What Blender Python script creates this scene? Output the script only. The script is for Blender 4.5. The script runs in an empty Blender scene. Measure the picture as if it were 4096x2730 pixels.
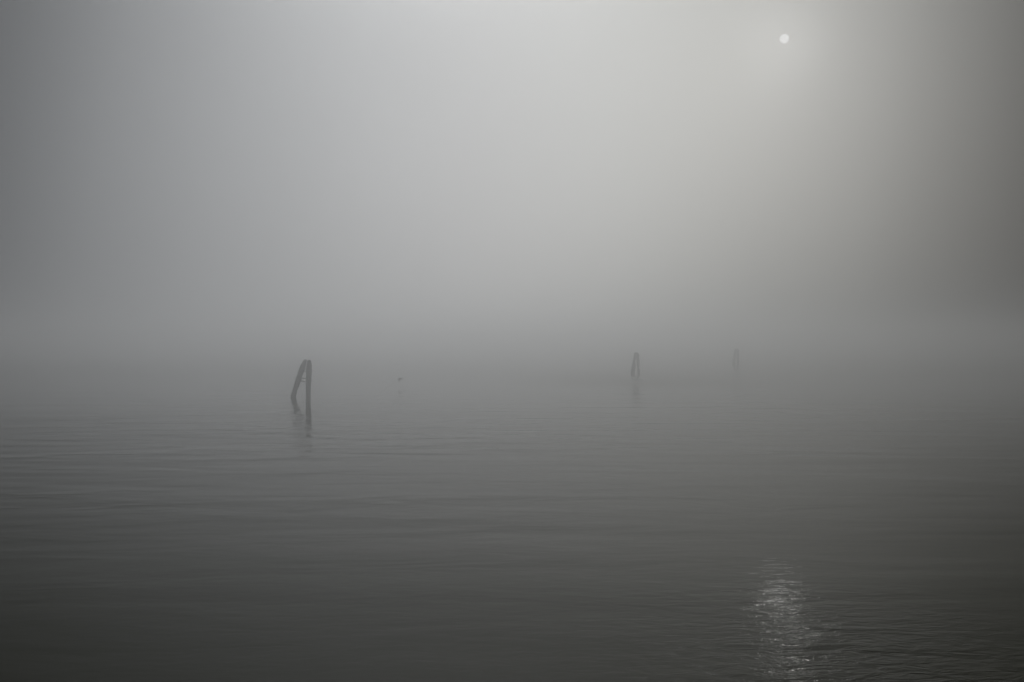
import bpy, bmesh, math, random
from mathutils import Vector, noise

R = math.radians
sc = bpy.context.scene
col = sc.collection
F = 3413.0            # focal length in photograph pixels (30 mm on a 36 mm wide frame)
H = 3.7               # eye height above the water
EXPO = -5.5
G = 2.0 ** (-EXPO)    # scene radiance for display 1.0

# ------------------------------------------------------------------ helpers
def at(px, py, d):
    return Vector(((px - 2048) / F * d, d, H - (py - 1365) / F * d))

def link(name, me, mat=None, parent=None, smooth=True):
    o = bpy.data.objects.new(name, me)
    col.objects.link(o)
    if mat: me.materials.append(mat)
    if parent: o.parent = parent
    if smooth:
        for p in me.polygons: p.use_smooth = True
    return o

def bm_obj(name, bm, mat, parent=None, smooth=True):
    bmesh.ops.recalc_face_normals(bm, faces=bm.faces)
    me = bpy.data.meshes.new(name)
    bm.to_mesh(me); bm.free()
    return link(name, me, mat, parent, smooth)

def thing(name, label, cat, loc, group=None, rz=0):
    o = bpy.data.objects.new(name, None)
    col.objects.link(o)
    o.location = loc; o.rotation_euler = (0, 0, rz)
    o['label'] = label; o['category'] = cat
    if group: o['group'] = group
    return o

def newmat(name):
    m = bpy.data.materials.new(name); m.use_nodes = True
    nt = m.node_tree
    b = nt.nodes.get('Principled BSDF')
    return m, nt, b, nt.nodes.get('Material Output')

def N(nt, t, **kw):
    n = nt.nodes.new(t)
    for k, v in kw.items(): setattr(n, k, v)
    return n

def math_n(nt, op, a, b=None, c=None, clamp=False):
    n = nt.nodes.new('ShaderNodeMath'); n.operation = op; n.use_clamp = clamp
    for i, v in enumerate((a, b, c)):
        if v is None: continue
        if isinstance(v, (int, float)): n.inputs[i].default_value = v
        else: nt.links.new(v, n.inputs[i])
    return n.outputs[0]

def ramp(nt, fac, stops):
    n = nt.nodes.new('ShaderNodeValToRGB')
    e = n.color_ramp.elements
    e[0].position, e[0].color = stops[0][0], (*stops[0][1], 1)
    e[1].position, e[1].color = stops[-1][0], (*stops[-1][1], 1)
    for p, c in stops[1:-1]:
        x = e.new(p); x.color = (*c, 1)
    nt.links.new(fac, n.inputs[0])
    return n.outputs[0]

# ------------------------------------------------------------------ materials
def wood_mat():
    m, nt, b, out = newmat('weathered_timber')
    tc = N(nt, 'ShaderNodeTexCoord')
    mp = N(nt, 'ShaderNodeMapping'); mp.inputs['Scale'].default_value = (14, 14, 1.1)
    nt.links.new(tc.outputs['Object'], mp.inputs[0])
    n1 = N(nt, 'ShaderNodeTexNoise'); n1.inputs['Scale'].default_value = 1.6
    n1.inputs['Detail'].default_value = 8; n1.inputs['Roughness'].default_value = .65
    nt.links.new(mp.outputs[0], n1.inputs['Vector'])
    c = ramp(nt, n1.outputs[0], [(.3, (.012, .011, .009)), (.52, (.034, .031, .026)), (.75, (.075, .069, .058))])
    # algae and mussels below the high-tide mark, with a ragged edge of its own
    sep = N(nt, 'ShaderNodeSeparateXYZ'); nt.links.new(tc.outputs['Object'], sep.inputs[0])
    n2 = N(nt, 'ShaderNodeTexNoise'); n2.inputs['Scale'].default_value = 6
    nt.links.new(tc.outputs['Object'], n2.inputs['Vector'])
    zz = math_n(nt, 'ADD', sep.outputs[2], math_n(nt, 'MULTIPLY', n2.outputs[0], .35))
    f = ramp(nt, zz, [(.62, (1, 1, 1)), (.8, (0, 0, 0))])
    mx = N(nt, 'ShaderNodeMix', data_type='RGBA')
    nt.links.new(f, mx.inputs[0]); nt.links.new(c, mx.inputs[6]); mx.inputs[7].default_value = (.016, .02, .011, 1)
    nt.links.new(mx.outputs[2], b.inputs['Base Color'])
    b.inputs['Roughness'].default_value = .85
    bp = N(nt, 'ShaderNodeBump'); bp.inputs['Strength'].default_value = .7; bp.inputs['Distance'].default_value = .02
    nt.links.new(n1.outputs[0], bp.inputs['Height']); nt.links.new(bp.outputs[0], b.inputs['Normal'])
    return m

def strap_mat():
    m, nt, b, out = newmat('galvanised_strap')
    tc = N(nt, 'ShaderNodeTexCoord')
    n1 = N(nt, 'ShaderNodeTexNoise'); n1.inputs['Scale'].default_value = 9
    nt.links.new(tc.outputs['Object'], n1.inputs['Vector'])
    c = ramp(nt, n1.outputs[0], [(.35, (.05, .045, .04)), (.65, (.12, .115, .11))])
    nt.links.new(c, b.inputs['Base Color'])
    b.inputs['Roughness'].default_value = .6; b.inputs['Metallic'].default_value = 0
    return m

def bird_mat():
    m, nt, b, out = newmat('dark_plumage')
    tc = N(nt, 'ShaderNodeTexCoord')
    n1 = N(nt, 'ShaderNodeTexNoise'); n1.inputs['Scale'].default_value = 30
    nt.links.new(tc.outputs['Object'], n1.inputs['Vector'])
    c = ramp(nt, n1.outputs[0], [(.3, (.02, .02, .02)), (.7, (.05, .05, .05))])
    nt.links.new(c, b.inputs['Base Color']); b.inputs['Roughness'].default_value = .8
    return m

def water_mat():
    m, nt, b, out = newmat('lagoon_water')
    b.inputs['Base Color'].default_value = (.008, .009, .001, 1)
    b.inputs['IOR'].default_value = 1.15
    b.inputs['Roughness'].default_value = .06
    tc = N(nt, 'ShaderNodeTexCoord')
    # where the breeze touches the surface: slicks stay glassy, cat's-paws are rippled
    mpw = N(nt, 'ShaderNodeMapping'); mpw.inputs['Scale'].default_value = (.028, .075, 1)
    mpw.inputs['Rotation'].default_value = (0, 0, R(-14)); mpw.inputs['Location'].default_value = (3.1, 1.7, 0)
    nt.links.new(tc.outputs['Object'], mpw.inputs[0])
    nw = N(nt, 'ShaderNodeTexNoise'); nw.inputs['Scale'].default_value = 1; nw.inputs['Detail'].default_value = 3
    nt.links.new(mpw.outputs[0], nw.inputs['Vector'])
    base = ramp(nt, nw.outputs[0], [(.42, (.06, .06, .06)), (.70, (.26, .26, .26))])
    so_ = N(nt, 'ShaderNodeSeparateXYZ'); nt.links.new(tc.outputs['Object'], so_.inputs[0])
    def patch(cx, cy, rx, ry, a):      # a gust touching the surface
        u = math_n(nt, 'DIVIDE', math_n(nt, 'SUBTRACT', so_.outputs[0], cx), rx)
        v = math_n(nt, 'DIVIDE', math_n(nt, 'SUBTRACT', so_.outputs[1], cy), ry)
        d = math_n(nt, 'ADD', math_n(nt, 'MULTIPLY', u, u), math_n(nt, 'MULTIPLY', v, v))
        return math_n(nt, 'MULTIPLY', math_n(nt, 'EXPONENT', math_n(nt, 'MULTIPLY', d, -.5)), a)
    wind = math_n(nt, 'ADD', base, math_n(nt, 'ADD', patch(4.15, 9.5, 1.35, 1.8, 1.2), patch(-21, 39, 12, 4, .8)))
    far = math_n(nt, 'DIVIDE', math_n(nt, 'SUBTRACT', so_.outputs[1], 56), 60, clamp=True)   # more breeze out in the lagoon
    far = math_n(nt, 'SUBTRACT', 1, math_n(nt, 'POWER', math_n(nt, 'SUBTRACT', 1, math_n(nt, 'MULTIPLY', far, far)), 4))
    far = math_n(nt, 'ADD', far, patch(12, 80, 7, 9, 1.5))
    wind = math_n(nt, 'MULTIPLY', wind, math_n(nt, 'SUBTRACT', 1, patch(-11, 43, 9, 14, .62)))     # a slick round the near dolphin
    wind = math_n(nt, 'ADD', wind, math_n(nt, 'MULTIPLY', far, .42))
    nt.links.new(math_n(nt, 'ADD', .012, math_n(nt, 'MULTIPLY', far, .13)), b.inputs['Roughness'])
    def layer(sx, sy, rot, detail, rough, distort=0.0, off=0.0):
        mp = N(nt, 'ShaderNodeMapping'); mp.inputs['Scale'].default_value = (sx, sy, 1)
        mp.inputs['Rotation'].default_value = (0, 0, R(rot)); mp.inputs['Location'].default_value = (off, off * .7, 0)
        nt.links.new(tc.outputs['Object'], mp.inputs[0])
        n = N(nt, 'ShaderNodeTexNoise'); n.inputs['Scale'].default_value = 1
        n.inputs['Detail'].default_value = detail; n.inputs['Roughness'].default_value = rough
        n.inputs['Distortion'].default_value = distort
        nt.links.new(mp.outputs[0], n.inputs['Vector'])
        return n.outputs[0]
    swell = layer(.09, .36, 8, 2, .45, .4, 4.0)       # metres-long, shallow
    chop = layer(.9, 2.4, 14, 2, .5, .5, 9.0)         # 0.3 to 1 m wavelets
    rip = layer(2.6, 6.5, -12, 4, .55, .9, 2.0)       # centimetre ripples
    h = math_n(nt, 'MULTIPLY', swell, SW)
    mid = layer(.3, .8, 8, 3, .5, .5, 6.0)         # metre-long wavelets that come and go in bands
    bands = layer(.035, .16, 7, 2, .5, .5, 12.0)
    mask = ramp(nt, bands, [(.42, (.25, .25, .25)), (.56, (1, 1, 1))])
    mask = math_n(nt, 'ADD', math_n(nt, 'MULTIPLY', mask, patch(-10, 34, 12, 10, .9)), .08)
    h = math_n(nt, 'ADD', h, math_n(nt, 'MULTIPLY', math_n(nt, 'MULTIPLY', mid, .11), mask))
    h = math_n(nt, 'ADD', h, math_n(nt, 'MULTIPLY', math_n(nt, 'MULTIPLY', chop, CH), wind))
    h = math_n(nt, 'ADD', h, math_n(nt, 'MULTIPLY', math_n(nt, 'MULTIPLY', rip, RP), wind))
    bp = N(nt, 'ShaderNodeBump'); bp.inputs['Strength'].default_value = 1; bp.inputs['Distance'].default_value = 1.0
    nt.links.new(h, bp.inputs['Height']); nt.links.new(bp.outputs[0], b.inputs['Normal'])
    return m
SW, CH, RP = .05, .026, .020

WOOD, STRAP, BIRD, WATER = wood_mat(), strap_mat(), bird_mat(), water_mat()

# ------------------------------------------------------------------ water: one sheet, finer near the camera
def make_water():
    bm = bmesh.new()
    radii = [0, 3]
    while radii[-1] < 930: radii.append(radii[-1] * 1.12)
    n = 96; rings = []
    c = bm.verts.new((0, 0, 0))
    for r in radii[1:]:
        rings.append([bm.verts.new((r * math.cos(2 * math.pi * k / n), r * math.sin(2 * math.pi * k / n), 0)) for k in range(n)])
    for k in range(n):
        bm.faces.new((c, rings[0][k], rings[0][(k + 1) % n]))
        for a, b in zip(rings, rings[1:]):
            bm.faces.new((a[k], b[k], b[(k + 1) % n], a[(k + 1) % n]))
    o = bm_obj('water', bm, WATER)
    o['kind'] = 'structure'; o['label'] = 'calm grey green lagoon water with faint ripples fading into fog'
    return o
make_water()

# ------------------------------------------------------------------ timber piles
def pile(parent, prof, seed, tilt=0.0, depth=None, name='pile'):
    """prof: (z, x_left, x_right, y_centre) from below the water up to the sawn top, metres, local."""
    rnd = random.Random(seed)
    bm = bmesh.new(); n = 40
    cracks = [(rnd.uniform(0, 6.283), rnd.uniform(.05, .12), rnd.uniform(.03, .07)) for _ in range(9)]
    # resample
    P = []
    for a, b in zip(prof, prof[1:]):
        m = max(1, int((b[0] - a[0]) / .05))
        for i in range(m):
            t = i / m
            P.append([a[j] + (b[j] - a[j]) * t for j in range(4)])
    P.append(list(prof[-1]))
    rings = []
    for i, (z, xl, xr, yc) in enumerate(P):
        cx = (xl + xr) / 2; rx = (xr - xl) / 2
        ry = rx if depth is None else depth * rx / .19
        ring = []
        for k in range(n):
            a = 2 * math.pi * k / n
            q = 1 + .035 * noise.noise((math.cos(a) * 1.7 + seed, math.sin(a) * 1.7, z * 1.6)) \
                + .03 * noise.noise((math.cos(a) * 6 + seed, math.sin(a) * 6, z * 2.5))
            for ca, cw, cd in cracks:
                d = abs((a - ca - .12 * math.sin(z * 2 + ca) + math.pi) % (2 * math.pi) - math.pi)
                if d < cw: q -= cd * (1 - d / cw)
            zz = z
            if i >= len(P) - 2:
                zz = z + tilt * math.cos(a) * rx + .012 * noise.noise((a * 3, seed, 1)) - .08 * rx * (-math.sin(a)) * (1 if i == len(P) - 1 else .8)
            ring.append(bm.verts.new((cx + q * rx * math.cos(a), yc + q * ry * math.sin(a), zz)))
        rings.append(ring)
    for a, b in zip(rings, rings[1:]):
        for k in range(n): bm.faces.new((a[k], a[(k + 1) % n], b[(k + 1) % n], b[k]))
    bm.faces.new(rings[-1]); bm.faces.new(list(reversed(rings[0])))
    o = bm_obj(name, bm, WOOD, parent)
    for p in o.data.polygons:
        if len(p.vertices) > 4: p.use_smooth = False      # the sawn ends stay flat
    return o

def tube(name, pts, r, mat, parent, closed=False, flat=1.0, n=8):
    bm = bmesh.new(); rings = []
    m = len(pts)
    for i, p in enumerate(pts):
        p = Vector(p)
        a = Vector(pts[(i - 1) % m] if closed or i > 0 else pts[i]); b = Vector(pts[(i + 1) % m] if closed or i < m - 1 else pts[i])
        t = (b - a).normalized()
        up = Vector((0, 0, 1)) if abs(t.z) < .95 else Vector((0, 1, 0))
        s = t.cross(up).normalized(); u = s.cross(t).normalized()
        rings.append([bm.verts.new(p + s * r * flat * math.cos(2 * math.pi * k / n) + u * r * math.sin(2 * math.pi * k / n)) for k in range(n)])
    pairs = list(zip(rings, rings[1:])) + ([(rings[-1], rings[0])] if closed else [])
    for a, b in pairs:
        for k in range(n): bm.faces.new((a[k], a[(k + 1) % n], b[(k + 1) % n], b[k]))
    if not closed:
        bm.faces.new(rings[0]); bm.faces.new(list(reversed(rings[-1])))
    return bm_obj(name, bm, mat, parent)

def interp(prof, z):
    for a, b in zip(prof, prof[1:]):
        if a[0] <= z <= b[0]:
            t = (z - a[0]) / (b[0] - a[0]); return [a[j] + (b[j] - a[j]) * t for j in range(4)]
    return prof[-1]

def loop(parent, PL, PR, zf_l, zf_r, zb_l, zb_r, sag, r):
    """a strap that runs round both piles: front at height zf, back at zb."""
    e = .014
    L = interp(PL, (zf_l + zb_l) / 2); Rr = interp(PR, (zf_r + zb_r) / 2)
    Lf, Lb = interp(PL, zf_l), interp(PL, zb_l); Rf, Rb = interp(PR, zf_r), interp(PR, zb_r)
    rl = (L[2] - L[1]) / 2 + e; rr = (Rr[2] - Rr[1]) / 2 + e
    pts = []
    for i in range(13):     # round the left pile, back to front
        t = i / 12; a = math.pi / 2 + math.pi * t
        z = zb_l + (zf_l - zb_l) * t
        q = interp(PL, z); rr_ = (q[2] - q[1]) / 2 + e
        pts.append(((q[1] + q[2]) / 2 + rr_ * math.cos(a), q[3] + rr_ * math.sin(a), z))
    a0 = Vector(pts[-1])
    right = []
    for i in range(13):     # round the right pile, front to back
        t = i / 12; a = -math.pi / 2 + math.pi * t
        z = zf_r + (zb_r - zf_r) * t
        q = interp(PR, z); rr_ = (q[2] - q[1]) / 2 + e
        right.append(((q[1] + q[2]) / 2 + rr_ * math.cos(a), q[3] + rr_ * math.sin(a), z))
    b0 = Vector(right[0])
    for i in range(1, 8):
        t = i / 8; pts.append(a0.lerp(b0, t) + Vector((0, 0, -.25 * sag * 4 * t * (1 - t))))
    pts += right
    a1, b1 = Vector(right[-1]), Vector(pts[0])
    for i in range(1, 8):
        t = i / 8; pts.append(a1.lerp(b1, t) + Vector((0, 0, -sag * 4 * t * (1 - t))))
    return tube('strap', pts, r, STRAP, parent, closed=True, flat=.45)

def bolt(parent, x, y, z, ln=.09, r=.016):
    return tube('bolt', [(x, y, z), (x - ln * .6, y, z + .004), (x - ln * .62, y, z + .004), (x - ln, y, z + .006)], r, STRAP, parent, n=6)

GRP = 'timber mooring dolphins standing in the foggy lagoon'

# near dolphin, traced at 6.533 x from crop origin (1060,1400)
D1 = 3.7 * F / (1592 - 1365)
def conv(X, Y, X0, Y0, k, base_px, zbase_px, d):
    s = d / F
    return ((X0 + X / k - base_px) * s, (zbase_px - (Y0 + Y / k)) * s)
def prof_from(rows, X0, Y0, k, bx, by, d, y_bot, y_top):
    out = []
    zs = [conv(0, r[0], X0, Y0, k, bx, by, d)[1] for r in rows]
    ztop = zs[0]; zbot = zs[-1]
    for (Y, xl, xr), z in zip(rows, zs):
        a = conv(xl, Y, X0, Y0, k, bx, by, d)[0]; b = conv(xr, Y, X0, Y0, k, bx, by, d)[0]
        t = (z - zbot) / (ztop - zbot)
        out.append((z, a, b, y_bot + (y_top - y_bot) * t))
    out.reverse()
    # continue below the water
    q0, q1 = out[0], out[2]
    dz = q1[0] - q0[0]; ddz = q0[0] + .9
    ex = tuple(q0[j] - (q1[j] - q0[j]) / dz * ddz for j in (1, 2, 3))
    out.insert(0, (-.9, *ex))
    return out

bx, by = 1060 + 930 / 6.533, 1592
t1 = thing('mooring_dolphin', 'tall dark dolphin of two timber piles joined by straps, nearest the camera',
           'mooring dolphin', ((bx - 2048) / F * D1, D1, 0), GRP)
rowsL = [(258, 1022, 1092), (300, 990, 1086), (400, 925, 1066), (500, 884, 1045), (580, 858, 1002), (735, 800, 946),
         (830, 768, 918), (935, 736, 882), (965, 726, 864), (1050, 694, 826), (1180, 655, 792), (1240, 637, 776)]
rowsR = [(272, 1104, 1196), (330, 1090, 1206), (430, 1078, 1224), (560, 1076, 1220), (735, 1075, 1215), (830, 1072, 1208),
         (1000, 1072, 1199), (1150, 1076, 1197), (1245, 1080, 1195)]
PL1 = prof_from(rowsL, 1060, 1400, 6.533, bx, by, D1, .30, .0)
PR1 = prof_from(rowsR, 1060, 1400, 6.533, bx, by, D1, -.05, .03)
pile(t1, PL1, 3, tilt=-.22); pile(t1, PR1, 11, tilt=-.05)
zf = lambda Y: conv(0, Y, 1060, 1400, 6.533, bx, by, D1)[1]
loop(t1, PL1, PR1, zf(505), zf(525), zf(560), zf(580), .012, .032)
loop(t1, PL1, PR1, zf(725), zf(752), zf(790), zf(848), .05, .038)
q = interp(PL1, zf(495)); bolt(t1, q[1] + .02, q[3], zf(495), .05, .022)
q = interp(PL1, zf(750))
tube('wire', [(q[1] + .03, q[3] - .1, zf(728)), (q[1] - .05, q[3] - .12, zf(738)), (q[1] - .09, q[3] - .13, zf(752)),
              (q[1] - .05, q[3] - .12, zf(768)), (q[1] - .02, q[3] - .1, zf(775))], .008, STRAP, t1, n=5)
q = interp(PR1, zf(700))
tube('hook', [(q[2] - .02, q[3] - .15, zf(640)), (q[2] - .02, q[3] - .2, zf(690)), (q[2] - .06, q[3] - .2, zf(712))], .014, STRAP, t1, n=6)

# middle dolphin
D2 = 3.7 * F / (1498.5 - 1365)
bx2 = 2460 + 800 / 9.8
t2 = thing('mooring_dolphin', 'small half faded dolphin of two timber piles, between the dark one and the ghostly one',
           'mooring dolphin', ((bx2 - 2048) / F * D2, D2, 0), GRP)
rowsL = [(398, 768, 848), (440, 752, 850), (500, 734, 848), (600, 716, 836), (700, 696, 822), (820, 672, 812), (1000, 636, 798), (1120, 616, 786), (1258, 604, 776)]
rowsR = [(408, 852, 908), (440, 850, 925), (490, 836, 952), (600, 834, 962), (700, 842, 966), (820, 852, 968), (1000, 872, 976), (1150, 886, 990), (1240, 890, 994)]
PL2 = prof_from(rowsL, 2460, 1370, 9.8, bx2, 1498.5, D2, -.05, .0)
PR2 = prof_from(rowsR, 2460, 1370, 9.8, bx2, 1498.5, D2, .2, .02)
pile(t2, PL2, 21, tilt=.05); pile(t2, PR2, 27, tilt=-.15)
zf = lambda Y: conv(0, Y, 2460, 1370, 9.8, bx2, 1498.5, D2)[1]
loop(t2, PL2, PR2, zf(818), zf(826), zf(812), zf(822), .01, .03)

# far dolphin
D3 = 3.7 * F / (1461.5 - 1365)
bx3 = 2870 + 830 / 11.2
t3 = thing('mooring_dolphin', 'faint ghostly dolphin of two timber piles almost lost in the fog, farthest right',
           'mooring dolphin', ((bx3 - 2048) / F * D3, D3, 0), GRP)
rowsL = [(398, 788, 862), (460, 768, 866), (560, 746, 858), (700, 716, 836), (850, 690, 822), (1000, 664, 806), (1140, 648, 796)]
rowsR = [(404, 872, 940), (460, 862, 956), (560, 856, 966), (700, 856, 972), (850, 862, 976), (1000, 870, 980), (1130, 876, 984)]
PL3 = prof_from(rowsL, 2870, 1360, 11.2, bx3, 1461.5, D3, .0, .0)
PR3 = prof_from(rowsR, 2870, 1360, 11.2, bx3, 1461.5, D3, .15, .02)
pile(t3, PL3, 33, tilt=.04); pile(t3, PR3, 38, tilt=-.06)
zf = lambda Y: conv(0, Y, 2870, 1360, 11.2, bx3, 1461.5, D3)[1]
loop(t3, PL3, PR3, zf(780), zf(788), zf(784), zf(792), .01, .03)

# ------------------------------------------------------------------ bird, one continuous mesh
def make_bird():
    d = 3.7 * F / (1544 - 1365)
    k = 1.2 * d / F / 8.711          # metres per traced pixel of the crop at (1520,1480)
    bm = bmesh.new()
    def P(X, Y, y=0): return Vector(((X - 712) * k, y, (285 - Y) * k))
    # body: bill (left), head, neck, breast, rump, tail (right)
    spine = [(596, 306, .006, .006), (622, 301, .012, .010), (640, 299, .024, .022), (656, 298, .038, .034), (676, 296, .046, .042),
             (705, 293, .060, .056), (735, 288, .052, .042), (760, 284, .036, .026), (785, 287, .034, .014), (806, 291, .040, .010)]
    n = 14; rings = []
    for X, Y, ry, rz in spine:
        c = P(X, Y)
        rings.append([bm.verts.new(c + Vector((0, ry * math.cos(2 * math.pi * i / n), rz * math.sin(2 * math.pi * i / n)))) for i in range(n)])
    for a, b in zip(rings, rings[1:]):
        for i in range(n): bm.faces.new((a[i], a[(i + 1) % n], b[(i + 1) % n], b[i]))
    bm.faces.new(rings[0]); bm.faces.new(list(reversed(rings[-1])))
    # wings on the downstroke: leading/trailing edge sections from the shoulder to the tip
    def wing(sec, side):
        rs = []
        for (X0, Y0, X1, Y1, y, th) in sec:
            a, b = P(X0, Y0, y * side), P(X1, Y1, y * side)
            t = Vector((0, side * th, th * .3))
            m = a.lerp(b, .35)
            rs.append([bm.verts.new(v) for v in (a, m + t, b, m - t)])
        for p, q in zip(rs, rs[1:]):
            for i in range(4): bm.faces.new((p[i], p[(i + 1) % 4], q[(i + 1) % 4], q[i]))
        bm.faces.new(rs[0]); bm.faces.new(list(reversed(rs[-1])))
    wing([(650, 284, 745, 276, .0, .02), (648, 300, 740, 290, -.05, .016), (652, 325, 726, 318, -.13, .013), (660, 355, 718, 348, -.18, .011),
          (670, 382, 714, 376, -.215, .009), (684, 402, 704, 400, -.235, .008)], 1)
    wing([(680, 282, 752, 278, .0, .02), (700, 298, 756, 292, -.05, .016), (716, 320, 764, 314, -.12, .013), (736, 347, 776, 340, -.16, .012),
          (750, 367, 784, 362, -.19, .010), (766, 380, 782, 378, -.205, .008)], -1)
    c = P(712, 285)
    o = bm_obj('bird', bm, BIRD)
    o.location = at(1520 + 712 / 8.711, 1480 + 285 / 8.711, d)
    md = o.modifiers.new('join', 'REMESH'); md.mode = 'VOXEL'; md.voxel_size = .006; md.use_smooth_shade = True
    o['label'] = 'small dark bird flying low over the water with both wings swept down'
    o['category'] = 'bird'
make_bird()

# ------------------------------------------------------------------ sun seen through the fog
sd = Vector(((3137 - 2048) / F, 1.0, -(156 - 1365) / F)).normalized()
def make_sun():
    m, nt, b, out = newmat('veiled_sun')
    nt.nodes.remove(b)
    e = N(nt, 'ShaderNodeEmission'); e.inputs[0].default_value = (1, 1, .985, 1); e.inputs[1].default_value = SUNR * G
    nt.links.new(e.outputs[0], out.inputs[0])
    bm = bmesh.new()
    dist = 4000
    rad = dist * 17.8 / math.hypot(F, 1089, 1209)
    bmesh.ops.create_icosphere(bm, subdivisions=5, radius=rad)
    o = bm_obj('sun', bm, m)
    o.location = Vector((0, 0, H)) + sd * dist
    o['label'] = 'pale round disc of the sun showing through the fog'
    o['category'] = 'sun'
SUNR = .67
make_sun()
sl = bpy.data.lights.new('sunlight', 'SUN'); sl.energy = .5; sl.angle = R(2.0); sl.color = (1, .985, .95)
so = bpy.data.objects.new('sunlight', sl); col.objects.link(so)
sl.color = (1, .99, .97)
so.rotation_euler = (-sd).to_track_quat('-Z', 'Y').to_euler()
so.location = (0, 0, 40)

# ------------------------------------------------------------------ haze
def make_haze(density=.0175, g=.945, top=7.2):
    bm = bmesh.new()
    bmesh.ops.create_cube(bm, size=1)
    for v in bm.verts:
        v.co = Vector((v.co.x * 2000, v.co.y * 2000, -2 if v.co.z < 0 else top))
    m = bpy.data.materials.new('fog'); m.use_nodes = True
    nt = m.node_tree; nt.nodes.clear()
    out = N(nt, 'ShaderNodeOutputMaterial'); v = N(nt, 'ShaderNodeVolumePrincipled')
    v.inputs['Color'].default_value = (.99, .992, .995, 1)
    v.inputs['Density'].default_value = density
    v.inputs['Anisotropy'].default_value = g
    nt.links.new(v.outputs[0], out.inputs['Volume'])
    o = bm_obj('haze', bm, m, smooth=False)
    o['kind'] = 'stuff'; o['label'] = 'even grey fog lying over the water'
make_haze()

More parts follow.
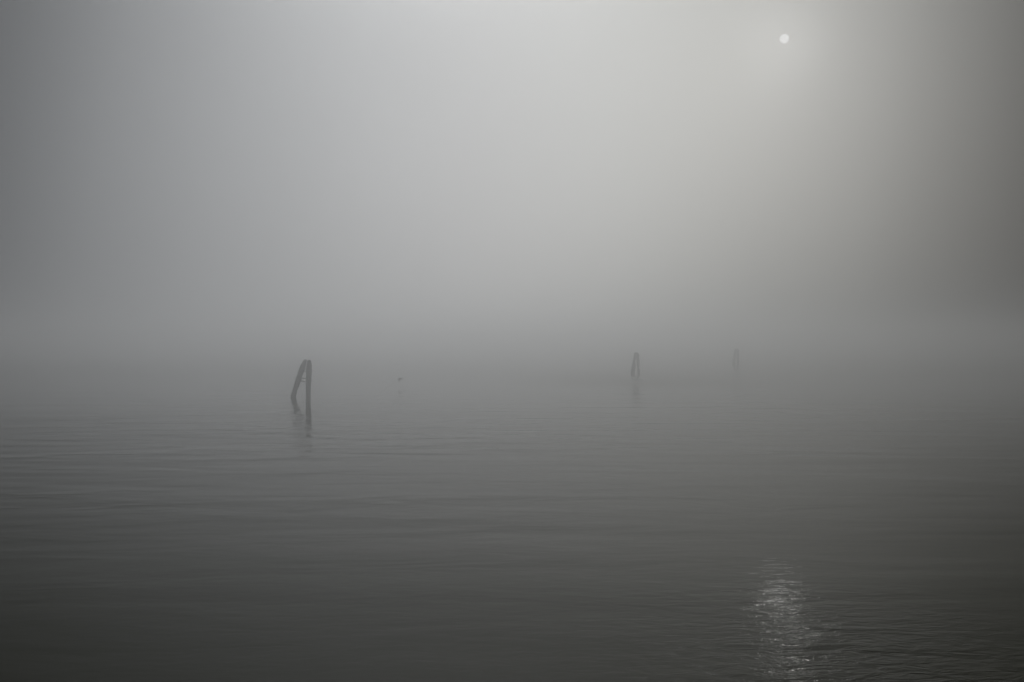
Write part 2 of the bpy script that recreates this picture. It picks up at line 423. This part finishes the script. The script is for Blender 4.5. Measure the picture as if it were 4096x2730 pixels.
# ------------------------------------------------------------------ world: daylight sky behind a bright fog bank
def make_world():
    w = bpy.data.worlds.new('World'); sc.world = w; w.use_nodes = True
    nt = w.node_tree
    bg = nt.nodes['Background']; out = nt.nodes['World Output']
    sky = N(nt, 'ShaderNodeTexSky', sky_type='NISHITA'); sky.sun_disc = False
    sky.sun_elevation = math.asin(sd.z); sky.sun_rotation = math.atan2(sd.x, sd.y)
    sky.dust_density = 6; sky.air_density = 1.0
    bg.inputs[1].default_value = .07
    hs = N(nt, 'ShaderNodeHueSaturation'); hs.inputs['Saturation'].default_value = .25   # fog washes the colour out of the sky
    nt.links.new(sky.outputs[0], hs.inputs['Color']); nt.links.new(hs.outputs[0], bg.inputs[0])
    tc = N(nt, 'ShaderNodeTexCoord')
    sep = N(nt, 'ShaderNodeSeparateXYZ'); nt.links.new(tc.outputs['Generated'], sep.inputs[0])
    x, y, z = sep.outputs
    M = lambda op, a, b=None, c=None, clamp=False: math_n(nt, op, a, b, c, clamp)
    az = M('MULTIPLY', M('ARCTAN2', x, y), 180 / math.pi)
    el = M('MULTIPLY', M('ARCSINE', z), 180 / math.pi)
    def gauss(v, c, s):
        d = M('DIVIDE', M('SUBTRACT', v, c), s)
        return M('EXPONENT', M('MULTIPLY', M('MULTIPLY', d, d), -.5))
    elp = M('MAXIMUM', el, 0.0)
    vert = M('ADD', M('SUBTRACT', 1.0, M('MULTIPLY', gauss(elp, 0, WV), WD)), M('MULTIPLY', gauss(elp, 0, HV), HA))   # brighter high up; a bright strip along the horizon, deep in the fog
    high = gauss(M('MAXIMUM', M('SUBTRACT', elp, 24), 0), 0, 16)      # the bank dims overhead
    # brightness of the bank round the compass: brightest between the view axis and the sun, dim to the sides and behind
    azs = M('ADD', az, M('MULTIPLY', M('SUBTRACT', 20, M('MINIMUM', elp, 20)), .15))   # the bright area leans towards the sun
    azn = M('DIVIDE', M('ADD', azs, 60), 120, clamp=True)
    cr = N(nt, 'ShaderNodeValToRGB'); cr.color_ramp.interpolation = 'B_SPLINE'
    el_ = cr.color_ramp.elements
    for i, (a, v_) in enumerate(AZT):
        p = (a + 60) / 120
        if i == 0: e_ = el_[0]; e_.position = p
        elif i == len(AZT) - 1: e_ = el_[1] if len(el_) == 2 and i == 1 else el_[-1]; e_.position = p
        else: e_ = el_.new(p)
        e_.color = (v_, v_, v_, 1)
    nt.links.new(azn, cr.inputs[0])
    lobe = M('MULTIPLY', M('MULTIPLY', cr.outputs[0], vert), high)
    drift = N(nt, 'ShaderNodeTexNoise'); drift.inputs['Scale'].default_value = 2.2; drift.inputs['Detail'].default_value = 3
    nt.links.new(tc.outputs['Generated'], drift.inputs['Vector'])      # faint uneven drifts in the bank
    dr = M('ADD', .93, M('MULTIPLY', drift.outputs[0], .14))
    L = M('MULTIPLY', M('ADD', M('MULTIPLY', lobe, WP), M('MULTIPLY', vert, WB)), dr)
    # added bright lobe, unseen above the frame, to brighten the haze along the horizon
    fill_lobe = M('MULTIPLY', gauss(az, CA, CS), gauss(el, CE, CV))
    L = M('ADD', L, M('MULTIPLY', fill_lobe, CP))
    # warm to the right below the sun, cool to the left
    warm = M('DIVIDE', M('ADD', az, 30), 60, clamp=True)
    c = ramp(nt, warm, [(0, (.955, .99, 1.03)), (.45, (.99, .998, 1)), (.72, (.985, 1.0, .97)), (1, (.97, .99, .95))])
    bg2 = N(nt, 'ShaderNodeBackground')
    # soft glow round the sun
    dp = N(nt, 'ShaderNodeVectorMath', operation='DOT_PRODUCT'); dp.inputs[1].default_value = sd
    nt.links.new(tc.outputs['Generated'], dp.inputs[0])
    ang = M('MULTIPLY', M('ARCCOSINE', M('MINIMUM', dp.outputs['Value'], 1.0)), 180 / math.pi)
    L = M('ADD', L, M('MULTIPLY', gauss(ang, 0, 1.6), .012))
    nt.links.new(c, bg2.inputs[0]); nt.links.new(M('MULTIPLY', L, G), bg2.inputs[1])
    add = N(nt, 'ShaderNodeAddShader')
    nt.links.new(bg.outputs[0], add.inputs[0]); nt.links.new(bg2.outputs[0], add.inputs[1])
    nt.links.new(add.outputs[0], out.inputs[0])
AZT = [(-60, .01), (-45, .02), (-35, .12), (-30, .26), (-24.5, .45), (-16.7, .70), (-9, .87), (0, .99), (8, .95), (16, .68), (24, .42), (30, .19), (35, .06), (45, .02), (60, .01)]
WP, WB = .48, .004
WV, WD = 7.0, .2
HV, HA = 2.5, .0
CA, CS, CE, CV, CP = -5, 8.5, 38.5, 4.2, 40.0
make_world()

# ------------------------------------------------------------------ camera and render settings
cd = bpy.data.cameras.new('camera'); cd.lens = 30; cd.sensor_width = 36; cd.clip_end = 20000; cd.clip_start = .05
co = bpy.data.objects.new('camera', cd); col.objects.link(co)
co.location = (0, 0, H); co.rotation_euler = (R(90), 0, 0)
sc.camera = co
sc.view_settings.view_transform = 'Standard'; sc.view_settings.look = 'None'
sc.view_settings.exposure = EXPO; sc.view_settings.gamma = 1; sc.view_settings.use_curve_mapping = False
sc.render.engine = 'CYCLES'
sc.cycles.use_denoising = True
try: sc.cycles.denoiser = 'OPENIMAGEDENOISE'
except Exception: pass
sc.cycles.volume_bounces = 24; sc.cycles.max_bounces = 32
sc.cycles.sample_clamp_indirect = 10
sc.render.dither_intensity = 1.0
